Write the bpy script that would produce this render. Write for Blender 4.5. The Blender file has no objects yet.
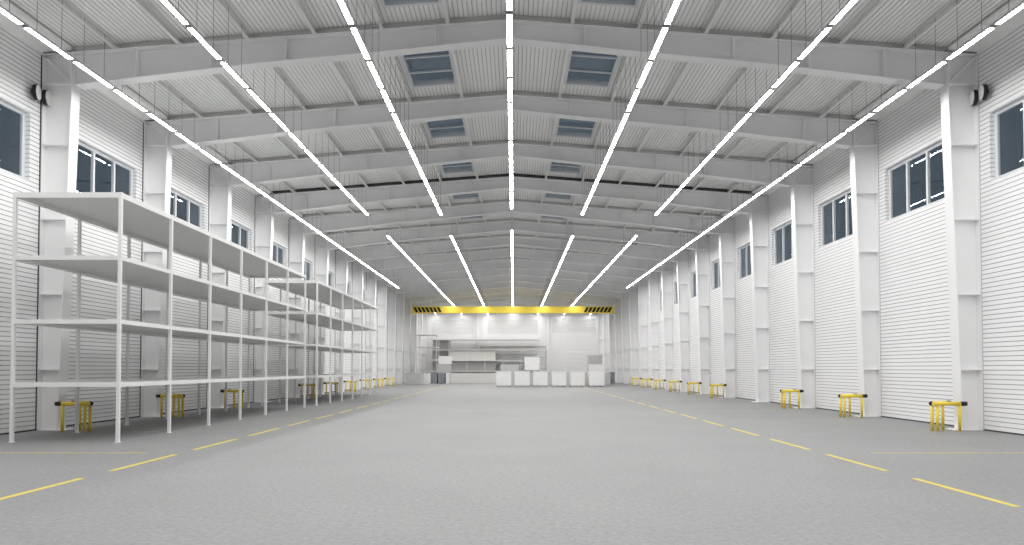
import bpy, bmesh, math, random
from mathutils import Vector
random.seed(4)
sc = bpy.context.scene
C = sc.collection
R = math.radians

# ------------------------------------------------------------------ materials
def mat(name, col, rough=.6, metal=0., noise=0., nscale=3., bump=0., bscale=40., spec=.4):
    m = bpy.data.materials.new(name); m.use_nodes = True
    nt = m.node_tree; b = nt.nodes['Principled BSDF']
    b.inputs['Roughness'].default_value = rough
    b.inputs['Metallic'].default_value = metal
    b.inputs['Specular IOR Level'].default_value = spec
    b.inputs['Base Color'].default_value = (*col, 1)
    if noise or bump:
        tc = nt.nodes.new('ShaderNodeTexCoord')
    if noise:
        n = nt.nodes.new('ShaderNodeTexNoise'); n.inputs['Scale'].default_value = nscale
        n.inputs['Detail'].default_value = 6
        nt.links.new(tc.outputs['Object'], n.inputs['Vector'])
        r = nt.nodes.new('ShaderNodeValToRGB')
        r.color_ramp.elements[0].position = .3; r.color_ramp.elements[1].position = .7
        r.color_ramp.elements[0].color = (*[c*(1-noise) for c in col], 1)
        r.color_ramp.elements[1].color = (*[min(1, c*(1+noise)) for c in col], 1)
        nt.links.new(n.outputs['Fac'], r.inputs['Fac'])
        nt.links.new(r.outputs['Color'], b.inputs['Base Color'])
    if bump:
        n2 = nt.nodes.new('ShaderNodeTexNoise'); n2.inputs['Scale'].default_value = bscale
        nt.links.new(tc.outputs['Object'], n2.inputs['Vector'])
        bp = nt.nodes.new('ShaderNodeBump'); bp.inputs['Strength'].default_value = bump
        bp.inputs['Distance'].default_value = .01
        nt.links.new(n2.outputs['Fac'], bp.inputs['Height'])
        nt.links.new(bp.outputs['Normal'], b.inputs['Normal'])
    return m

def emit(name, col, s):
    m = bpy.data.materials.new(name); m.use_nodes = True
    nt = m.node_tree; nt.nodes.clear()
    e = nt.nodes.new('ShaderNodeEmission'); e.inputs['Color'].default_value = (*col, 1)
    e.inputs['Strength'].default_value = s
    o = nt.nodes.new('ShaderNodeOutputMaterial'); nt.links.new(e.outputs[0], o.inputs[0])
    return m

def glass_mat():
    m = bpy.data.materials.new('window_glass'); m.use_nodes = True
    nt = m.node_tree; nt.nodes.clear()
    t = nt.nodes.new('ShaderNodeBsdfTransparent'); t.inputs['Color'].default_value = (.95, .97, .98, 1)
    g = nt.nodes.new('ShaderNodeBsdfGlossy'); g.inputs['Roughness'].default_value = .015
    g.inputs['Color'].default_value = (.9, .95, 1, 1)
    lw = nt.nodes.new('ShaderNodeLayerWeight'); lw.inputs['Blend'].default_value = .5
    pw = nt.nodes.new('ShaderNodeMath'); pw.operation = 'POWER'; pw.inputs[1].default_value = 5
    nt.links.new(lw.outputs['Facing'], pw.inputs[0])
    f = nt.nodes.new('ShaderNodeMath'); f.operation = 'MULTIPLY_ADD'
    f.inputs[1].default_value = .9; f.inputs[2].default_value = .04
    nt.links.new(pw.outputs[0], f.inputs[0])
    mx = nt.nodes.new('ShaderNodeMixShader'); o = nt.nodes.new('ShaderNodeOutputMaterial')
    nt.links.new(f.outputs[0], mx.inputs[0]); nt.links.new(t.outputs[0], mx.inputs[1])
    nt.links.new(g.outputs[0], mx.inputs[2]); nt.links.new(mx.outputs[0], o.inputs[0])
    return m

def floor_mat():
    m = bpy.data.materials.new('polished_concrete'); m.use_nodes = True
    nt = m.node_tree; b = nt.nodes['Principled BSDF']
    b.inputs['Roughness'].default_value = .55; b.inputs['Specular IOR Level'].default_value = .3
    tc = nt.nodes.new('ShaderNodeTexCoord')
    def noise(scale, detail, rough=.6):
        n = nt.nodes.new('ShaderNodeTexNoise'); n.inputs['Scale'].default_value = scale
        n.inputs['Detail'].default_value = detail; n.inputs['Roughness'].default_value = rough
        nt.links.new(tc.outputs['Object'], n.inputs['Vector']); return n
    big, mid, fine = noise(.35, 5), noise(2.6, 8, .8), noise(15, 6, .85)
    def mul(a, lo, hi):
        r = nt.nodes.new('ShaderNodeMapRange'); r.inputs['From Min'].default_value = .3
        r.inputs['From Max'].default_value = .7
        r.inputs['To Min'].default_value = lo; r.inputs['To Max'].default_value = hi
        nt.links.new(a.outputs['Fac'], r.inputs['Value']); return r
    a, c, d = mul(big, .95, 1.05), mul(mid, .90, 1.10), mul(fine, .70, 1.30)
    m1 = nt.nodes.new('ShaderNodeMath'); m1.operation = 'MULTIPLY'
    m2 = nt.nodes.new('ShaderNodeMath'); m2.operation = 'MULTIPLY'
    nt.links.new(a.outputs[0], m1.inputs[0]); nt.links.new(c.outputs[0], m1.inputs[1])
    nt.links.new(m1.outputs[0], m2.inputs[0]); nt.links.new(d.outputs[0], m2.inputs[1])
    v = nt.nodes.new('ShaderNodeVectorMath'); v.operation = 'SCALE'
    v.inputs[0].default_value = FLOOR_COL
    nt.links.new(m2.outputs[0], v.inputs['Scale'])
    nt.links.new(v.outputs[0], b.inputs['Base Color'])
    rr = mul(mid, .48, .66); nt.links.new(rr.outputs[0], b.inputs['Roughness'])
    return m

FLOOR_COL = (.242, .244, .247)
M_ = dict(
    wall=mat('white_siding', (.90, .90, .905), .5, noise=.015, nscale=1.2),
    joint=mat('dark_panel_joint', (.30, .30, .305), .8),
    deck_shade=mat('grey_painted_deck_shade', (.60, .60, .59), .8),
    black_gap=mat('black_rubber_seal', (.05, .05, .052), .8),
    grey_gap=mat('grey_rubber_seal', (.55, .55, .55), .8),
    steel=mat('white_painted_steel', (.85, .85, .855), .42, noise=.012, nscale=.8),
    raf=mat('white_rafter_paint', (.82, .82, .825), .45, noise=.02, nscale=.8),
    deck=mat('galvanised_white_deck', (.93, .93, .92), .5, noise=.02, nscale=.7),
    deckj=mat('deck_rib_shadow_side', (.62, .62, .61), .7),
    pur=mat('purlin_paint', (.86, .86, .85), .5),
    floor=floor_mat(),
    yellow=mat('yellow_safety_paint', (.85, .65, .08), .38, noise=.03, nscale=3),
    line=mat('yellow_floor_paint', (.62, .51, .10), .6, noise=.10, nscale=14),
    faint=mat('worn_yellow_floor_paint', (.36, .325, .19), .6, noise=.12, nscale=10),
    crane=mat('crane_yellow_paint', (.86, .66, .07), .4, noise=.02, nscale=1),
    black=mat('black_plastic', (.012, .012, .013), .45),
    rack=mat('light_grey_rack_paint', (.74, .74, .735), .45, noise=.012, nscale=1.5),
    board=mat('grey_shelf_board', (.62, .62, .61), .55, noise=.02, nscale=1),
    frame=mat('window_frame_white', (.74, .76, .78), .4),
    glass=glass_mat(),
    house=mat('lamp_housing', (.60, .60, .60), .4, metal=.0),
    lens=emit('lamp_diffuser_glow', (1., .99, .975), 48.5),
    wire=mat('steel_cable', (.25, .25, .25), .4, metal=.3),
    crate=mat('white_crate', (.80, .80, .79), .55, noise=.015, nscale=2),
    cratel=mat('pale_grey_crate', (.72, .72, .72), .55, noise=.02, nscale=2),
    crateg=mat('light_grey_crate', (.50, .50, .50), .55, noise=.02, nscale=2),
    crated=mat('slate_grey_crate', (.26, .27, .29), .55, noise=.05, nscale=2),
    crateb=mat('beige_grey_crate', (.66, .65, .63), .55, noise=.02, nscale=2),
    pallet=mat('grey_pallet', (.40, .40, .40), .7, noise=.06, nscale=6),
    back=mat('back_wall_white', (.76, .76, .765), .5, noise=.012, nscale=.5),
    louv=mat('grey_louvre', (.67, .67, .675), .5),
)

# ------------------------------------------------------------------ mesh helper
class MB:
    def __init__(s): s.v = []; s.f = []; s.m = []
    def quad(s, a, b, c, d, m=0):
        n = len(s.v); s.v += [tuple(a), tuple(b), tuple(c), tuple(d)]; s.f.append((n, n+1, n+2, n+3)); s.m.append(m)
        return s
    def box(s, x0, x1, y0, y1, z0, z1, m=0):
        n = len(s.v)
        s.v += [(x, y, z) for z in (z0, z1) for x, y in ((x0, y0), (x1, y0), (x1, y1), (x0, y1))]
        for f in ((3, 2, 1, 0), (4, 5, 6, 7), (0, 1, 5, 4), (1, 2, 6, 5), (2, 3, 7, 6), (3, 0, 4, 7)):
            s.f.append(tuple(n+i for i in f)); s.m.append(m)
        return s
    def prism(s, pts, d, m=0):
        """closed polygon pts (3-D) extruded by vector d"""
        n = len(s.v); k = len(pts)
        s.v += [tuple(p) for p in pts] + [tuple(Vector(p)+Vector(d)) for p in pts]
        s.f.append(tuple(range(n+k-1, n-1, -1))); s.m.append(m)
        s.f.append(tuple(range(n+k, n+2*k))); s.m.append(m)
        for i in range(k):
            j = (i+1) % k
            s.f.append((n+i, n+j, n+k+j, n+k+i)); s.m.append(m)
        return s
    def tube(s, p, q, r, n=16, m=0, r2=None):
        p, q = Vector(p), Vector(q); a = (q-p).normalized()
        u = a.orthogonal().normalized(); w = a.cross(u); b = len(s.v); r2 = r if r2 is None else r2
        for c, rr in ((p, r), (q, r2)):
            for i in range(n):
                t = 2*math.pi*i/n; s.v.append(tuple(c+u*math.cos(t)*rr+w*math.sin(t)*rr))
        for i in range(n):
            j = (i+1) % n; s.f.append((b+i, b+j, b+n+j, b+n+i)); s.m.append(m)
        s.f.append(tuple(range(b+n-1, b-1, -1))); s.m.append(m)
        s.f.append(tuple(range(b+n, b+2*n))); s.m.append(m)
        return s
    def build(s, name, mats, parent=None, bevel=0., smooth=False, fix=True):
        me = bpy.data.meshes.new(name); me.from_pydata(s.v, [], s.f)
        for mm in (mats if isinstance(mats, (list, tuple)) else [mats]): me.materials.append(mm)
        me.polygons.foreach_set('material_index', s.m)
        if fix:
            bm = bmesh.new(); bm.from_mesh(me)
            bmesh.ops.recalc_face_normals(bm, faces=bm.faces)
            if bevel:
                bmesh.ops.bevel(bm, geom=list(bm.edges), offset=bevel, segments=2, affect='EDGES', clamp_overlap=True)
            bm.to_mesh(me); bm.free()
        if smooth:
            for p in me.polygons:
                p.use_smooth = len(p.vertices) == 4
        me.update()
        o = bpy.data.objects.new(name, me); C.objects.link(o)
        if parent: o.parent = parent
        return o

def tag(o, label=None, cat=None, group=None, kind=None):
    if label: o['label'] = label
    if cat: o['category'] = cat
    if group: o['group'] = group
    if kind: o['kind'] = kind
    return o
def empty(name, loc=(0, 0, 0), rz=0):
    o = bpy.data.objects.new(name, None); C.objects.link(o); o.location = loc; o.rotation_euler = (0, 0, rz)
    o.empty_display_size = .2
    return o
def copy_tree(o, parent=None):
    c = o.copy(); C.objects.link(c)
    if parent: c.parent = parent
    for ch in KIDS.get(o.name, []):
        copy_tree(ch, c)
    return c
KIDS = {}
def reg(root):
    for o in list(C.objects):
        if o.parent: 
            KIDS.setdefault(o.parent.name, [])
            if o not in KIDS[o.parent.name]: KIDS[o.parent.name].append(o)
ORD = ['nearest', 'second', 'third', 'fourth', 'fifth', 'sixth', 'seventh', 'eighth', 'ninth', 'tenth', 'eleventh',
       'twelfth', 'thirteenth', 'fourteenth', 'fifteenth', 'sixteenth', 'seventeenth', 'eighteenth', 'nineteenth', 'twentieth',
       'twenty-first', 'twenty-second', 'twenty-third']

# ------------------------------------------------------------------ building data (metres)
XW = 12.5            # inner face of the long walls
Y0, YB = -7.0, 93.45  # hall length
BAY = 5.0
FR = [8+5*k for k in range(18)]       # frame lines 8 .. 93
GY = 93.45
def rtop(x): return 10.97-.0752*abs(x)
DECK = .20           # deck above rafter top
WZ0, WZ1 = 6.5, 8.3
bays = [y for y in range(-7, 93, 5)]

# floor
tag(MB().box(-XW-.3, XW+.3, Y0-.3, YB+.3, -.3, 0).build('floor', M_['floor']), kind='structure')

# long walls: lap boards with real joints, window openings, thickness behind
P_ = .12
NR = 85
def wall(side):
    s = side; mb = MB()
    X = s*XW; G = s*(XW+.014)
    holes = [(b+.4, b+4.6) for b in bays]
    def row(y0, y1, z0, z1):
        mb.quad((X, y0, z0+.017), (X, y1, z0+.017), (X, y1, z1), (X, y0, z1), 0)
        mb.quad((G, y0, z0), (G, y1, z0), (G, y1, z0+.017), (G, y0, z0+.017), 1)
        mb.quad((X, y0, z0+.017), (X, y1, z0+.017), (G, y1, z0+.017), (G, y0, z0+.017), 1)
        mb.quad((X, y0, z0), (X, y1, z0), (G, y1, z0), (G, y0, z0), 0)
    for i in range(NR):
        z0 = .02+P_*i; z1 = z0+P_
        if z1 <= WZ0+.01 or z0 >= WZ1-.01:
            row(Y0, YB, z0, z1)
        else:
            ys = [Y0]+[v for h in holes for v in h]+[YB]
            for a, b in zip(ys[::2], ys[1::2]): row(a, b, z0, z1)
            for h0, h1 in holes:           # boards return into the window reveals
                for yy, d in ((h0, -1), (h1, 1)):
                    x2 = s*(XW+.125); yg = yy+d*.012
                    mb.quad((X, yy, z0+.017), (x2, yy, z0+.017), (x2, yy, z1), (X, yy, z1), 0)
                    mb.quad((X, yg, z0), (x2, yg, z0), (x2, yg, z0+.017), (X, yg, z0+.017), 1)
    # core of the wall
    xa, xb = sorted((s*(XW+.016), s*(XW+.25)))
    mb.box(xa, xb, Y0, YB, 0, WZ0, 0); mb.box(xa, xb, Y0, YB, WZ1, 10.3, 0)
    ys = [Y0]+[v for h in holes for v in h]+[YB]
    for a, b in zip(ys[::2], ys[1::2]): 
        mb.box(xa, xb, a+(.014 if a > Y0 else 0), b-(.014 if b < YB else 0), WZ0, WZ1, 0)
    xa, xb = sorted((X, s*(XW+.016)))
    for h0, h1 in holes:                    # sill and head returns
        mb.box(xa, xb, h0, h1, WZ0-.001, WZ0, 0); mb.box(xa, xb, h0, h1, WZ1, WZ1+.001, 0)
    tag(mb.build('wall_right' if s > 0 else 'wall_left', [M_['wall'], M_['joint']], fix=False), kind='structure')
wall(1); wall(-1)

# windows in the long walls
n_win = 0
def window_meshes(s):
    """local origin: centre of opening, X outward = +"""
    fr = MB(); x0, x1 = .12, .19
    L, H, w = 2.1, (WZ1-WZ0)/2, .10
    for (a, b, c, d) in ((-L, L, -H, -H+w), (-L, L, H-w, H), (-L, -L+w, -H+w, H-w), (L-w, L, -H+w, H-w)):
        fr.box(x0, x1, a, b, c, d)
    sill = MB().box(.0, .12, -L, L, -H-.012, -H+.012)
    head = MB().box(.0, .12, -L, L, H-.012, H+.012)
    muls = [MB().box(x0-.01, x1, y-.042, y+.042, -H+w, H-w) for y in (-1.05, 0, 1.05)]
    glass = MB().quad((.15, -L+w, -H+w), (.15, L-w, -H+w), (.15, L-w, H-w), (.15, -L+w, H-w))
    return fr, sill, head, muls, glass
fr, sill, head, muls, glass = window_meshes(1)
wproto = fr.build('window_frame_part', M_['frame'], bevel=.006)
parts = [sill.build('window_sill', M_['frame']), head.build('window_head', M_['frame'])] + \
        [m.build('mullion', M_['frame']) for m in muls] + [glass.build('glass_pane', M_['glass'])]
wmesh = wproto.data; pmesh = [(p.name.split('.')[0], p.data) for p in parts]
for p in [wproto]+parts: bpy.data.objects.remove(p)
for s in (-1, 1):
    for b in bays:
        if b < 8 or b > 88: continue
        n_win += 1
        o = bpy.data.objects.new('window_%d' % n_win, wmesh); C.objects.link(o)
        o.location = (s*XW, b+2.5, (WZ0+WZ1)/2)
        if s < 0: o.rotation_euler = (0, 0, math.pi)
        tag(o, kind='structure')
        for nm, me in pmesh:
            c = bpy.data.objects.new(nm, me); C.objects.link(c); c.parent = o

# front wall behind the camera, plain siding
mb = MB()
for i in range(92):
    z0 = .02+P_*i
    mb.box(-XW, XW, Y0-.1, Y0, z0+.017, z0+P_)
mb.box(-XW-.25, XW+.25, Y0-.25, Y0-.1, 0, 11.2)
tag(mb.build('wall_front', M_['wall']), kind='structure')

# ceiling: ribbed steel deck in two slopes, openings for the skylights
SX0, SX1 = 1.80, 3.22
SKY = [(b+1.2, b+4.30) for b in range(-7, 88, 5) if b+.14 > 3]
def deck():
    mb = MB(); p = .125
    for s in (-1, 1):
        n = int((XW+.3)/p)
        for i in range(n):
            xa, xb = i*p, (i+1)*p
            z = lambda x: rtop(x)+DECK
            insky = xb > SX0 and xa < SX1
            segs = [(Y0, YB)]
            if insky:
                ys = [Y0]+[v for h in SKY for v in h]+[YB]; segs = list(zip(ys[::2], ys[1::2]))
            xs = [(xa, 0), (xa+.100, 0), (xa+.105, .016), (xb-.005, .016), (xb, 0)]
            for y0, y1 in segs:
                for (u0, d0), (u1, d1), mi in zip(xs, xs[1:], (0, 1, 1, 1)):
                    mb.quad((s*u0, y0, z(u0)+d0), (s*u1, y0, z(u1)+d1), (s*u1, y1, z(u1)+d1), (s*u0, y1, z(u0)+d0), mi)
        # outer skin of the roof
        xr = [0, SX0-.1, SX1+.1, XW+.4]
        for k in (0, 2):
            x0, x1 = xr[k], xr[k+1]
            mb.prism([(s*x0, Y0, rtop(x0)+DECK+.04), (s*x1, Y0, rtop(x1)+DECK+.04), (s*x1, Y0, rtop(x1)+DECK+.2), (s*x0, Y0, rtop(x0)+DECK+.2)], (0, YB-Y0, 0))
        ys = [Y0]+[v for h in SKY for v in h]+[YB]
        for a, b in zip(ys[::2], ys[1::2]):
            x0, x1 = SX0-.1, SX1+.1
            mb.prism([(s*x0, a, rtop(x0)+DECK+.04), (s*x1, a, rtop(x1)+DECK+.04), (s*x1, a, rtop(x1)+DECK+.2), (s*x0, a, rtop(x0)+DECK+.2)], (0, b-a, 0))
    tag(mb.build('ceiling', [M_['deck'], M_['deckj']], fix=False), kind='structure')
deck()
# smooth eave panels and the dark expansion joint under the deck
tn = 0
for s in (-1, 1):
    tn += 1; mb = MB()
    xa, xb = 11.72, XW
    for a, b in [(Y0, 8)]+[(f+.35, f+5) for f in FR[:-1]]:
        mb.prism([(s*xa, a, rtop(xa)+.05), (s*xb, a, rtop(xb)+.05), (s*xb, a, rtop(xb)+.10), (s*xa, a, rtop(xa)+.14)], (0, b-a, 0))
    tag(mb.build('trim_%d' % tn, M_['deck']), kind='structure')
for s in (-1, 1):
    tn += 1
    mb = MB(); x0, x1 = .0, 11.7
    mb.prism([(s*x0, 33.05, rtop(x0)+DECK-.03), (s*x1, 33.05, rtop(x1)+DECK-.03), (s*x1, 33.05, rtop(x1)+DECK-.004), (s*x0, 33.05, rtop(x0)+DECK-.004)], (0, .42, 0))
    tag(mb.build('trim_%d' % tn, M_['black_gap']), kind='structure')
# grey strips painting in the shadow band on the deck just behind every rafter
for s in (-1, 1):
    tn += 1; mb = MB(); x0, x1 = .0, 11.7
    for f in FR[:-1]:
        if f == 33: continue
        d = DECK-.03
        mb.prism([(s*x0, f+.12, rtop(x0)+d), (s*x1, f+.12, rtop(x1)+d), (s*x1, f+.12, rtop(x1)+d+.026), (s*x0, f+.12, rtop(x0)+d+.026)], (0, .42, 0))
    tag(mb.build('trim_%d' % tn, M_['deck_shade']), kind='structure')
# dark gap under the lowest wall board
for s, nm in ((-1, 'left'), (1, 'right')):
    xa, xb = sorted((s*(XW-.006), s*(XW+.01)))
    tag(MB().box(xa, xb, Y0, YB, 0, .036).build('baseboard_'+nm, M_['black_gap']), kind='structure')
# vertical seals where the wall panels meet each column
for s, mm, w in ((-1, 'black_gap', .035), (1, 'grey_gap', .014)):
    tn += 1; mb = MB()
    for f in FR[1:]:
        xa, xb = sorted((s*(XW-.012), s*XW))
        mb.box(xa, xb, f-w, f-.001, 0, 9.98)
    tag(mb.build('trim_%d' % tn, M_[mm]), kind='structure')

# skylights
def skylight(s, y0, y1, label):
    root = empty('skylight', (s*(SX0+SX1)/2, (y0+y1)/2, rtop((SX0+SX1)/2)+DECK))
    tag(root, label, 'skylight', 'roof skylights')
    sl = math.atan(.0752)*s
    root.rotation_euler = (0, sl, 0)
    hx, hy = (SX1-SX0)/2+.02, (y1-y0)/2
    f = MB()
    for a, b, c, d in ((-hx-.03, -hx+.05, -hy, hy), (hx-.05, hx+.03, -hy, hy), (-hx+.05, hx-.05, -hy, -hy+.07), (-hx+.05, hx-.05, hy-.1, hy)):
        f.box(a, b, c, d, -.03, .10)
    f.build('frame', M_['frame'], root)
    for k in (1, 2):
        yy = -hy+(y1-y0)/3*k+.02
        MB().box(-hx+.05, hx-.05, yy-.02, yy+.03, .0, .045).build('mullion', M_['frame'], root)
    MB().quad((-hx+.05, -hy+.07, .05), (hx-.05, -hy+.07, .05), (hx-.05, hy-.1, .05), (-hx+.05, hy-.1, .05)).build('glass_pane', M_['glass'], root)
for s in (-1, 1):
    for i, (a, b) in enumerate([h for h in SKY if h[0] > 13]):
        side = 'left' if s < 0 else 'right'
        if i <= 6:
            skylight(s, a, b, '%s three-pane roof skylight from the camera, %s of the ridge' % (['nearest, mostly cut off,', 'first full', 'second full', 'third full', 'fourth full', 'fifth full', 'sixth full'][i], side))
        else:
            skylight(s, a, b, 'far roof skylight %s of the ridge, %s beyond the sixth full one' % (side, ['first', 'second', 'third', 'fourth', 'fifth', 'sixth', 'seventh', 'eighth', 'ninth', 'tenth', 'eleventh'][i-7]))

# purlins (continuous, carried by every rafter)
for s in (-1, 1):
    for k, x in enumerate([1.66, 3.44, 5.23, 7.03, 8.86, 10.57]):
        z = rtop(x)+.001; h = DECK-.002
        mb = MB()
        w = .10
        mb.box(s*x-w/2, s*x+w/2, Y0+.02, YB-.02, z, z+.012)
        mb.box(s*x+s*w/2-.006, s*x+s*w/2+.006, Y0+.02, YB-.02, z, z+h)
        mb.box(s*x-w/2, s*x+w/2, Y0+.02, YB-.02, z+h-.012, z+h)
        mb.box(s*x-s*w/2-.004, s*x-s*w/2+.004, Y0+.02, YB-.02, z, z+.022)
        tag(mb.build('roof_purlin', M_['pur']), 'long pale steel roof purlin, %s one %s of the ridge' % (['first', 'second', 'third', 'fourth', 'fifth', 'sixth'][k], 'left' if s < 0 else 'right'), 'purlin', 'roof purlins')
mb = MB().box(-.06, .06, Y0+.02, YB-.02, rtop(0)+.003, rtop(0)+DECK-.012)
tag(mb.build('roof_purlin', M_['pur']), 'central ridge purlin running under the roof peak above the middle lamps', 'purlin', 'roof purlins')

# ------------------------------------------------------------------ steel frames
T = .028; FW = .35; HW = FW/2
def xin(z): return 11.945-.0283*z      # inner flange line of the right column
def make_column():
    root = empty('steel_column')        # right-hand column, origin at wall line / web plane / floor
    ox = XW
    def lx(x): return x-ox
    MB().prism([(lx(xin(0))+T, -.006, .02), (lx(12.47), -.006, .02), (lx(12.47), -.006, 9.22), (lx(xin(9.22))+T, -.006, 9.22)], (0, .012, 0)).build('web', M_['steel'], root)
    MB().prism([(lx(xin(0)), -HW, .02), (lx(xin(0))+T, -HW, .02), (lx(xin(9.22))+T, -HW, 9.22), (lx(xin(9.22)), -HW, 9.22)], (0, FW, 0)).build('inner_flange', M_['steel'], root)
    MB().box(lx(12.47), lx(12.487), -HW, HW, .02, 9.98).build('outer_flange', M_['steel'], root)
    for z in (1.6, 3.6, 5.6, 7.6):
        for sy in (-1, 1):
            ya, yb = sorted((sy*.006, sy*HW))
            MB().box(lx(xin(z))+T, lx(12.47), ya, yb, z-.012, z+.012).build('stiffener_plate', M_['steel'], root)
    MB().box(lx(xin(9.2))-.0, lx(12.47), -HW, HW, 9.22, 9.25).build('cap_plate', M_['steel'], root)
    MB().box(lx(11.72), lx(12.45), -HW-.02, HW+.03, 0, .02).build('base_plate', M_['steel'], root)
    b = MB()
    for bx in (11.80, 12.25):
        for by in (-.13, .13):
            b.tube((lx(bx), by, .02), (lx(bx), by, .05), .018, 6)
    b.build('anchor_bolts', M_['steel'], root)
    return root
colp = make_column(); reg(colp)
first = True
for s in (1, -1):
    for i, f in enumerate(FR):
        o = colp if first else copy_tree(colp); first = False
        o.location = (s*XW, f+HW, 0); o.rotation_euler = (0, 0, 0 if s > 0 else math.pi)
        side = 'right' if s > 0 else 'left'
        if i < 2:
            lab = 'tapered white steel column %s outside the picture on the %s wall' % (['farther', 'just'][i], side)
        else:
            lab = '%s tapered white steel column in view along the %s wall' % (ORD[i-2], side)
        tag(o, lab, 'column', 'wall columns')

def make_rafter():
    root = empty('roof_rafter')
    bt = [(0, 10.487), (3.37, 10.136), (6.78, 9.81), (11.60, 9.235)]
    mb = MB()
    for s in (-1, 1):
        pts = [(s*x, -.006, z) for x, z in bt]+[(s*12.46, -.006, 9.255), (s*12.46, -.006, rtop(12.46)-T), (0, -.006, rtop(0)-T)]
        mb.prism(pts, (0, .012, 0))
    mb.build('web', M_['raf'], root)
    mb = MB()
    for s in (-1, 1):
        mb.prism([(0, -HW, rtop(0)), (s*12.47, -HW, rtop(12.47)), (s*12.47, -HW, rtop(12.47)-T), (0, -HW, rtop(0)-T)], (0, FW, 0))
    mb.build('top_flange', M_['steel'], root)
    mb = MB()
    for s in (-1, 1):
        for (xa, za), (xb, zb) in zip(bt, bt[1:]):
            mb.prism([(s*xa, -HW, za), (s*xb, -HW, zb), (s*xb, -HW, zb-T), (s*xa, -HW, za-T)], (0, FW, 0))
    mb.build('bottom_flange', M_['steel'], root)
    def zb(x):
        for (xa, za), (xb_, zb_) in zip(bt, bt[1:]):
            if x <= xb_: return za+(zb_-za)*(x-xa)/(xb_-xa)
        return 9.25
    for s in (-1, 1):
        for x in (2, 4, 6, 8, 10):
            m = MB()
            m.box(s*x-.02, s*x+.02, -HW+.005, -.006, zb(x), rtop(x)-T)
            m.box(s*x-.012, s*x+.012, .006, HW-.02, zb(x), rtop(x)-T)
            m.build('stiffener_plate', M_['steel'], root)
        m = MB(); x = 11.72
        m.box(s*x-.022, s*x+.022, -HW+.005, -.006, 9.25, rtop(x)-T); m.box(s*x-.014, s*x+.014, .006, HW-.02, 9.25, rtop(x)-T)
        m.build('knee_plate', M_['steel'], root)
        m = MB()
        for sy in (-1, 1):
            ya, yb = sorted((sy*.006, sy*(HW-.03)))
            m.prism([(s*11.72, ya, 9.275), (s*11.77, ya, 9.25), (s*12.47, ya, 9.93), (s*12.44, ya, 9.97)], (0, yb-ya, 0))
        m.build('knee_diagonal', M_['steel'], root)
    m = MB()
    m.box(-.012, .012, -HW+.02, HW-.02, 10.487, rtop(0)-T); m.build('ridge_plate', M_['raf'], root)
    return root
rafp = make_rafter(); reg(rafp)
for i, f in enumerate(FR):
    o = rafp if i == 0 else copy_tree(rafp)
    o.location = (0, f+HW, 0)
    lab = ('pale steel roof rafter overhead, %s outside the picture' % ['farther', 'just'][i]) if i < 2 else \
          '%s pale gabled steel rafter in view spanning the hall' % ORD[i-2]
    tag(o, lab, 'rafter', 'roof rafters')

# ------------------------------------------------------------------ yellow column guards
def make_guard(s):
    root = empty('column_guard')        # origin at the column's inner foot; s=+1 right wall
    z = .715
    def tb(p, q, r, nm, m, k=16): MB().tube(p, q, r, k).build(nm, m, root, smooth=True)
    X = lambda x: s*(x-12.0-(.06 if s < 0 else 0))
    yr = -.24
    r = .055
    # front rail across the column face
    tb((X(11.02), yr, z), (X(11.73), yr, z), r, 'front_rail', M_['yellow'])
    tb((X(11.73), yr, z), (X(11.885), yr, z), r+.004, 'end_cap', M_['black'])
        # rail running back beside the column
    a, b = Vector((X(11.03), yr+.10, z)), Vector((X(11.80), .30, z))
    d = (b-a).normalized()
    tb(a+d*.02, b-d*.17, r, 'side_rail', M_['yellow'])
    tb(b-d*.17, b, r+.004, 'end_cap', M_['black'])
    tb(a-d*.01, a+d*.045, r+.002, 'end_cap', M_['black'])
    for px, py in ((11.13, yr), (11.71, yr)):
        tb((X(px), py, 0), (X(px), py, z-.03), .039, 'post', M_['yellow'])
    for t in (.04, .60):
        p = a+(b-a)*t
        tb((p.x, p.y, 0), (p.x, p.y, z-.03), .039, 'post', M_['yellow'])
    return root
for s in (1, -1):
    g = make_guard(s); reg(g); first = True
    for k, f in enumerate([18, 23, 28, 38, 43, 48, 53, 58, 63]):
        o = g if first else copy_tree(g); first = False
        o.location = (s*12.0, f, 0)
        ci = (f-18)//5
        tag(o, 'yellow pipe guard with black end caps at the %s column, %s wall' % (ORD[ci], 'right' if s > 0 else 'left'), 'guard rail', 'yellow column guards')

# ------------------------------------------------------------------ round wall lamps by the nearest columns
for s in (1, -1):
    for (x, y, z, lab) in ((12.37, 18.0, 8.85, 'farther'), (12.36, 17.62, 8.84, 'nearer')):
        root = empty('round_speaker', (s*x, y, z), 0)
        root.rotation_euler = (0, 0, R(-19) if s > 0 else R(180+19))
        MB().tube((-.045, 0, 0), (.05, 0, 0), .20, 40).build('housing', M_['black'], root, smooth=True)
        MB().tube((-.062, 0, 0), (-.045, 0, 0), .186, 40, r2=.198).build('front_cover', M_['crate'], root, smooth=True)
        MB().tube((.05, 0, 0), (.12, 0, 0), .03, 12).build('bracket', M_['black'], root, smooth=True)
        tag(root, '%s of two round black speakers with white faces beside the nearest %s column' % (lab, 'right' if s > 0 else 'left'), 'speaker', 'round speakers')

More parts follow.
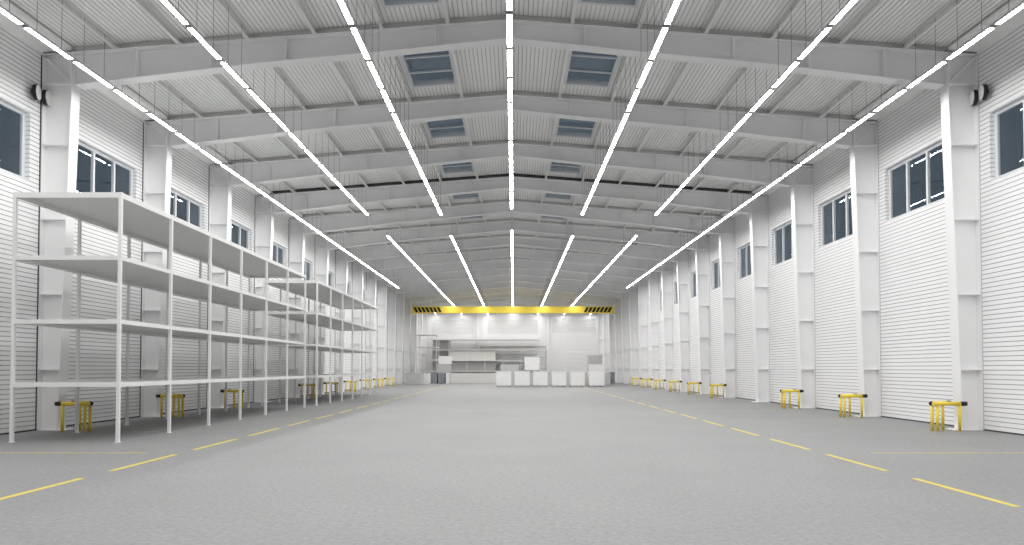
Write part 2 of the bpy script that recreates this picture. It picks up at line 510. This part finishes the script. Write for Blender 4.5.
# ------------------------------------------------------------------ linear pendant lamps
ROWS = [(0, 9.40, 'centre row'), (-3.42, 9.10, 'first row left of centre'), (3.42, 9.10, 'first row right of centre'),
        (-7.0, 9.10, 'second row left of centre'), (7.0, 9.10, 'second row right of centre'),
        (-10.58, 9.10, 'row by the left wall'), (10.58, 9.10, 'row by the right wall')]
STEP = BAY/3
def lamp_proto(x, z):
    root = empty('linear_lamp')
    h = STEP/2
    hz = MB()
    hz.box(-.063, -.056, -h+.09, h-.09, -.012, .006).box(.056, .063, -h+.09, h-.09, -.012, .006).box(-.068, .068, -h+.045, h-.045, .006, .03).box(-.06, .06, -h+.002, h-.002, .03, .055)
    hz.build('housing', M_['house'], root)
    for sy in (-1, 1):
        hz2 = MB().box(-.068, .068, *sorted((sy*(h-.090), sy*(h-.045))), -.014, .03).build('end_plate', M_['house'], root)
    dm = MB().box(-.056, .056, -h+.09, h-.09, -.011, -.006, 1)
    dm.m[0] = 0                          # the lens face looks down
    dm.build('diffuser', [M_['lens'], M_['house']], root)
    for yy in (-h/2, h/2):
        MB().tube((0, yy, .055), (0, yy, rtop(x)+DECK-z), .0055, 6).build('suspension_cable', M_['wire'], root)
    reg(root)
    return root
POS3 = ['near', 'middle', 'far']
for (x, z, rn) in ROWS:
    pr = lamp_proto(x, z); first = True
    outer = abs(x) > 9
    spans = [(-2, 63)] if outer else [(-2, 33), (38, 93)]
    if outer: spans.append((83, 93))
    for a, b in spans:
        n = round((b-a)/STEP)
        for i in range(n):
            yc = a+STEP*(i+.5)
            o = pr if first else copy_tree(pr); first = False
            o.location = (x, yc, z)
            bay = int((yc-13)//5)
            if yc < 13:
                lab, g = 'linear pendant lamp out of view overhead in the %s' % rn, 'unseen near lamps, '+rn
            elif bay < 4 or (outer and bay < 6):
                g = 'linear pendant lamps near the camera'
                pos = POS3[int(((yc-13) % 5)//STEP)]
                if bay == 0: lab = 'glowing linear lamp before the nearest rafter, %s, %s of three' % (rn, pos)
                else: lab = 'glowing linear lamp behind the %s rafter, %s, %s of three' % (ORD[bay-1], rn, pos)
            elif yc > 80:
                lab, g = 'linear pendant lamp behind the yellow crane girder, %s' % rn, 'lamps behind the crane, '+rn
            else:
                lab, g = 'linear pendant lamp in the unbroken far stretch of the %s' % rn, 'far lamps, '+rn
            tag(o, lab, 'lamp', g)

# ------------------------------------------------------------------ floor markings
for s, x in ((1, 6.04), (-1, -6.32)):
    for i in range(20):
        y = 8.07+2.825*i
        o = MB().box(x-.05, x+.05, y, y+2.08, .0, .003).build('lane_dash', M_['line'])
        tag(o, '%s yellow floor dash of the long broken line on the %s' % (ORD[i], 'right' if s > 0 else 'left'), 'floor marking', 'yellow lane dashes')
for s in (1, -1):
    for i, y in enumerate([13.2, 18.07, 23.0, 28.0, 33.0, 38.0, 43.0, 48.0]):
        xa, xb = sorted((s*7.0, s*(12.4 if i == 0 else 11.6)))
        o = MB().box(xa, xb, y-.026-(.4 if i else 0), y+.026-(.4 if i else 0), 0, .003).build('bay_line', M_['faint'] if i else M_['line'])
        tag(o, '%s thin yellow floor line running across to the %s wall' % (ORD[i], 'right' if s > 0 else 'left'), 'floor marking', 'thin bay lines')

# ------------------------------------------------------------------ shelving racks
def make_rack(name, x0, x1, y0, nb, bay, tiers, th0, label, rz=0, origin=None):
    """posts on a grid; local origin at the near inner corner"""
    root = empty(name, (x0, y0, 0))
    W, L = x1-x0, nb*bay; w = .033
    for k in range(nb+1):
        for xx in (w, W-w):
            m = MB().box(xx-w, xx+w, k*bay-w, k*bay+w, 0.012, tiers[-1]+th0/2+.02)
            m.box(xx-w-.02, xx+w+.02, k*bay-w-.02, k*bay+w+.02, 0, .012)
            m.build('post', M_['rack'], root)
    for z in tiers:
        th = th0+(.025 if z == tiers[-1] else 0)
        sh = empty('shelf', (0, 0, z)); sh.parent = root
        bpy.data.objects.remove(sh)
        m = MB().box(.03, W-.03, 0, L, th/2-.02, th/2, 0)
        sh = m.build('shelf', M_['board'], root); sh.location = (0, 0, z)
        e = MB()
        for (a, b, c, d) in ((0.01, .05, .0, L), (W-.05, W-.01, .0, L), (.05, W-.05, -.03, .012), (.05, W-.05, L-.012, L+.03)):
            e.box(a, b, c, d, -th/2, th/2+.004)
        eo = e.build('edge_beam', M_['rack'], sh)
    tag(root, label, 'shelving rack', 'white shelving racks')
    return root
TI = [1.27, 2.67, 4.09, 5.49]
make_rack('storage_rack', -11.03, -8.62, 15.09, 6, 2.24, TI, .09, 'large empty white four-tier shelving rack nearest the camera by the left wall')
make_rack('storage_rack', -11.06, -8.60, 30.2, 6, 2.24, TI, .09, 'second empty white four-tier rack, behind the nearest one on the left')
make_rack('storage_rack', -11.05, -8.70, 78.0, 1, 2.4, TI, .07, 'small single-bay white rack far off in the back left corner')
r3 = make_rack('storage_rack', -1.2, 1.2, 0, 6, 2.39, TI, .09, 'wide white rack standing along the back wall behind the stored crates')
MB().box(2.30, 2.33, 12.0, 14.30, 1.32, 5.44).build('back_panel', M_['crateg'], r3)
r3.location = (3.46, 90.3+.0, 0); r3.rotation_euler = (0, 0, R(90))

# ------------------------------------------------------------------ crates and boxes at the back
def crate(x0, x1, y0, y1, z0, z1, m, label, group=None, pallet=False, name='storage_crate'):
    root = empty(name, ((x0+x1)/2, (y0+y1)/2, z0))
    hx, hy, h = (x1-x0)/2, (y1-y0)/2, z1-z0
    base = .13 if pallet else 0
    if pallet:
        p = MB().box(-hx+.03, hx-.03, -hy+.03, hy-.03, .09, base)
        for a in (-1, 0, 1):
            p.box(a*(hx-.12)-.08, a*(hx-.12)+.08, -hy+.03, hy-.03, 0, .09)
        p.build('pallet', M_['pallet'], root)
    MB().box(-hx, hx, -hy, hy, base, h-.03).build('body', m, root, bevel=.015)
    MB().box(-hx-.012, hx+.012, -hy-.012, hy+.012, h-.03, h).build('lid', m, root, bevel=.006)
    tag(root, label, 'crate', group)
    return root
def PX(u, d): return .095+(u-513.6)*d/681
g = 'row of white crates across the hall'
xs = [(496.2, 511.2), (514.6, 529.6), (533, 547.6), (551.9, 566.3), (570.4, 584.9), (589, 604)]
nm = ['leftmost', 'second from left', 'third from left', 'fourth from left', 'fifth from left', 'rightmost']
for (a, b), w in zip(xs, nm):
    crate(PX(a, 60), PX(b, 60), 60, 61.2, 0, 1.37, M_['crate'], 'white cube crate on a low pallet, %s of the front row of six' % w, g, True)
crate(PX(524.8, 60), PX(539.5, 60), 60, 61.2, 1.37, 2.66, M_['crate'], 'white cube crate stacked on top of the second and third crates', None, True)
crate(PX(500.6, 66), PX(519, 66), 66, 67.3, 0, 2.05, M_['crateg'], 'tall light grey crate standing behind the two leftmost white crates', None)
crate(PX(523, 66), PX(541, 66), 66, 67.2, 0, 1.25, M_['crateg'], 'low grey crate seen through the gap below the stacked crate')
crate(PX(543, 66), PX(557, 66), 66, 67.2, 0, 1.25, M_['crateg'], 'low grey crate seen between the third and fourth white crates')
crate(PX(562, 66), PX(577, 66), 66, 67.2, 0, 1.25, M_['crateg'], 'low grey crate seen between the fourth and fifth white crates')
crate(PX(581, 66), PX(589, 66), 66, 67.0, 0, 1.25, M_['crateg'], 'low grey crate seen between the fifth and rightmost white crates')
crate(PX(589.7, 64), PX(604.8, 64), 64, 65.3, 0, 2.03, M_['cratel'], 'tall pale crate standing directly behind the rightmost white crate')
crate(PX(588.5, 72), PX(602.2, 72), 72, 73.6, 0, 3.0, M_['crateg'], 'tallest grey crate at the back of the right-hand stack')
crate(PX(604.6, 68), PX(610.3, 68), 68, 69.3, 0, 1.2, M_['crateg'], 'small light grey box right of the rightmost white crate')
crate(PX(610.9, 73.5), PX(614.8, 73.5), 73.6, 74.8, 0, 1.25, M_['crated'], 'dark grey box against the right wall beyond the small light box')
crate(PX(405, 70.5), PX(421.8, 70.5), 70.5, 72, 0, 1.13, M_['crateg'], 'long low grey crate farthest left at the back of the hall')
crate(PX(422.4, 72.5), PX(429, 72.5), 72.5, 74, 0, 1.13, M_['crate'], 'short pale crate right beside the farthest left grey crate')
crate(PX(430, 74.5), PX(437, 74.5), 74.5, 76, 0, 1.13, M_['crated'], 'left one of two dark slate crates on the floor at back left')
crate(PX(438, 74.5), PX(445.3, 74.5), 74.5, 76, 0, 1.13, M_['crated'], 'right one of two dark slate crates on the floor at back left')
crate(PX(445.9, 73.8), PX(449.6, 73.8), 73.8, 75.2, 0, 1.13, M_['crate'], 'narrow white box between the dark slate crates and the long beige crate')
crate(PX(437.2, 76.2), PX(450, 76.2), 76.2, 77.6, 0, 2.13, M_['crateg'], 'grey crate behind the dark slate crates carrying a white box')
crate(PX(438.4, 76.2), PX(450.9, 76.2), 76.2, 77.6, 2.13, 3.03, M_['crate'], 'white box set on top of the grey crate at back left')
crate(PX(450.2, 74), PX(496.5, 74), 74, 75.4, 0, 1.14, M_['crateb'], 'very long low beige crate in front of the back wall rack')
crate(-8.45, -2.3, 90.55, 92.5, 2.67+.047, 4.0, M_['crateb'], 'long beige crate lying on the third tier of the back wall rack')
crate(-8.45, -2.3, 91.3, 92.5, 1.27+.047, 2.55, M_['crateg'], 'long grey crate lying on the lower tier of the back wall rack')

# ------------------------------------------------------------------ overhead crane
cr = empty('overhead_crane', (0, 77.55, 0))
tag(cr, 'yellow overhead travelling crane girder with black hazard stripes at both ends', 'crane')
Z0, Z1 = 7.93, 8.69
MB().box(-11.52, 11.52, -.25, .25, Z0, Z1).build('girder', M_['crane'], cr, bevel=.01)
for s in (-1, 1):
    MB().box(s*11.36-.15, s*11.36+.15, .25, .72, Z0+.05, Z0+.42).build('end_carriage', M_['crane'], cr)
    MB().box(*sorted((s*11.30, s*11.715)), .30, .78, Z0-.08, Z0+.05).build('support_bracket', M_['steel'], cr)
    for k in range(7):
        xa = 11.33-.443*k
        zl, zh = Z0+.10, Z1-.10
        pts = [(s*xa, -.2575, zh), (s*(xa-.31), -.2575, zh), (s*(xa-.31-.30), -.2575, zl), (s*(xa-.30), -.2575, zl)]
        MB().prism(pts, (0, .006, 0)).build('hazard_stripe', M_['black'], cr)

# ------------------------------------------------------------------ back wall
mb = MB(); Y = YB
# siding of wide panels, three inset louvre fields, recessed centre field
mb.box(-XW-.25, XW+.25, Y+.3, Y+.5, 0, 11.2)
def bx(u): return .095+(u-513.6)*GY/681
def bz(v): return 1.632+(368.5-v)*GY/681
fields = [(bx(432), bx(473.5)), (bx(487.4), bx(538)), (bx(552.7), bx(595.8))]
zl, zh = bz(333.9), bz(319.4)
zc = bz(346.3)
cx0, cx1 = bx(480.3), bx(545.6)
# upper and side solid parts
mb.box(-XW, cx0, Y, Y+.3, 0, zl); mb.box(cx1, XW, Y, Y+.3, 0, zl)
mb.box(cx0, cx1, Y, Y+.3, zc, zl)
mb.box(-XW, XW, Y, Y+.3, zh, 10.05)
mb.prism([(-XW, Y, 10.05), (XW, Y, 10.05), (0, Y, 10.98)], (0, .3, 0))
xsx = [-XW]+[v for f in fields for v in f]+[XW]
for a, b in zip(xsx[::2], xsx[1::2]): mb.box(a, b, Y, Y+.3, zl, zh)
tag(mb.build('wall_back', M_['back']), kind='structure')
for i, (a, b) in enumerate(fields):
    m = MB(); n = 9; d = (zh-zl)/n
    for k in range(n):
        z = zl+k*d
        m.prism([(a, Y+.04, z+.02), (a, Y+.10, z+.0), (a, Y+.10, z+d), (a, Y+.07, z+d-.01)], (b-a, 0, 0))
    m.box(a, b, Y+.1, Y+.3, zl, zh)
    tn += 1
    tag(m.build('trim_%d' % tn, M_['louv']), kind='structure')
# roller shutter set back under the centre field
sh = empty('door_1', ((cx0+cx1)/2, Y+.16, 0)); tag(sh, kind='structure')
m = MB(); hw = (cx1-cx0)/2-.01; n = int(zc/.36); d = (zc-.01)/n
for k in range(n):
    m.prism([(-hw, 0, k*d+.05), (-hw, .06, k*d), (-hw, .06, (k+1)*d), (-hw, 0, (k+1)*d-.03)], (2*hw, 0, 0))
m.build('shutter_curtain', M_['back'], sh)
MB().box(-hw, hw, .062, .13, 0, zc-.02).build('shutter_backing', M_['joint'], sh)
# wide ribs on the right side panel and corner trims
tn += 1; m = MB()
for k in range(13):
    z = .5+k*.62
    if z < zl-.2: m.box(cx1+.35, bx(597), Y-.022, Y, z, z+.50)
tag(m.build('trim_%d' % tn, M_['back'], bevel=.008), kind='structure')
for s in (-1, 1):
    o = MB().box(s*4.8-.10, s*4.8+.10, Y-.28, Y-.262, .0, 10.5).box(s*4.8-.008, s*4.8+.008, Y-.262, Y-.02, 0, 10.5).box(s*4.8-.10, s*4.8+.10, Y-.02, Y-.002, 0, 10.5)
    tag(o.build('gable_post', M_['steel']), 'slim white steel post on the back wall %s of the centre' % ('left' if s < 0 else 'right'), 'post', 'back wall posts')

# ------------------------------------------------------------------ world, camera, view
w = bpy.data.worlds.new('world'); sc.world = w; w.use_nodes = True
bg = w.node_tree.nodes['Background']
bg.inputs['Color'].default_value = (.044, .059, .075, 1); bg.inputs['Strength'].default_value = 1.

cam = bpy.data.cameras.new('camera'); co = bpy.data.objects.new('camera', cam); C.objects.link(co)
F = 681.; TH = R(1.3)
co.location = (.095, 0, 1.632); co.rotation_euler = (R(90)+TH, 0, 0)
cam.sensor_fit = 'HORIZONTAL'; cam.sensor_width = 36; cam.lens = 36*F/1024
cam.shift_x = -1.6/1024; cam.shift_y = (368.5-272.5-F*math.tan(TH))/1024
cam.clip_end = 300; cam.clip_start = .05
sc.camera = co

vs = sc.view_settings
sc.display_settings.display_device = 'sRGB'
vs.view_transform = 'Standard'; vs.look = 'None'; vs.gamma = 1; vs.use_curve_mapping = False
vs.exposure = 0.31
cy = sc.cycles
cy.use_adaptive_sampling = False
cy.max_bounces = 10; cy.diffuse_bounces = 7; cy.glossy_bounces = 3; cy.transparent_max_bounces = 8
cy.use_light_tree = True
cy.caustics_reflective = False; cy.caustics_refractive = False
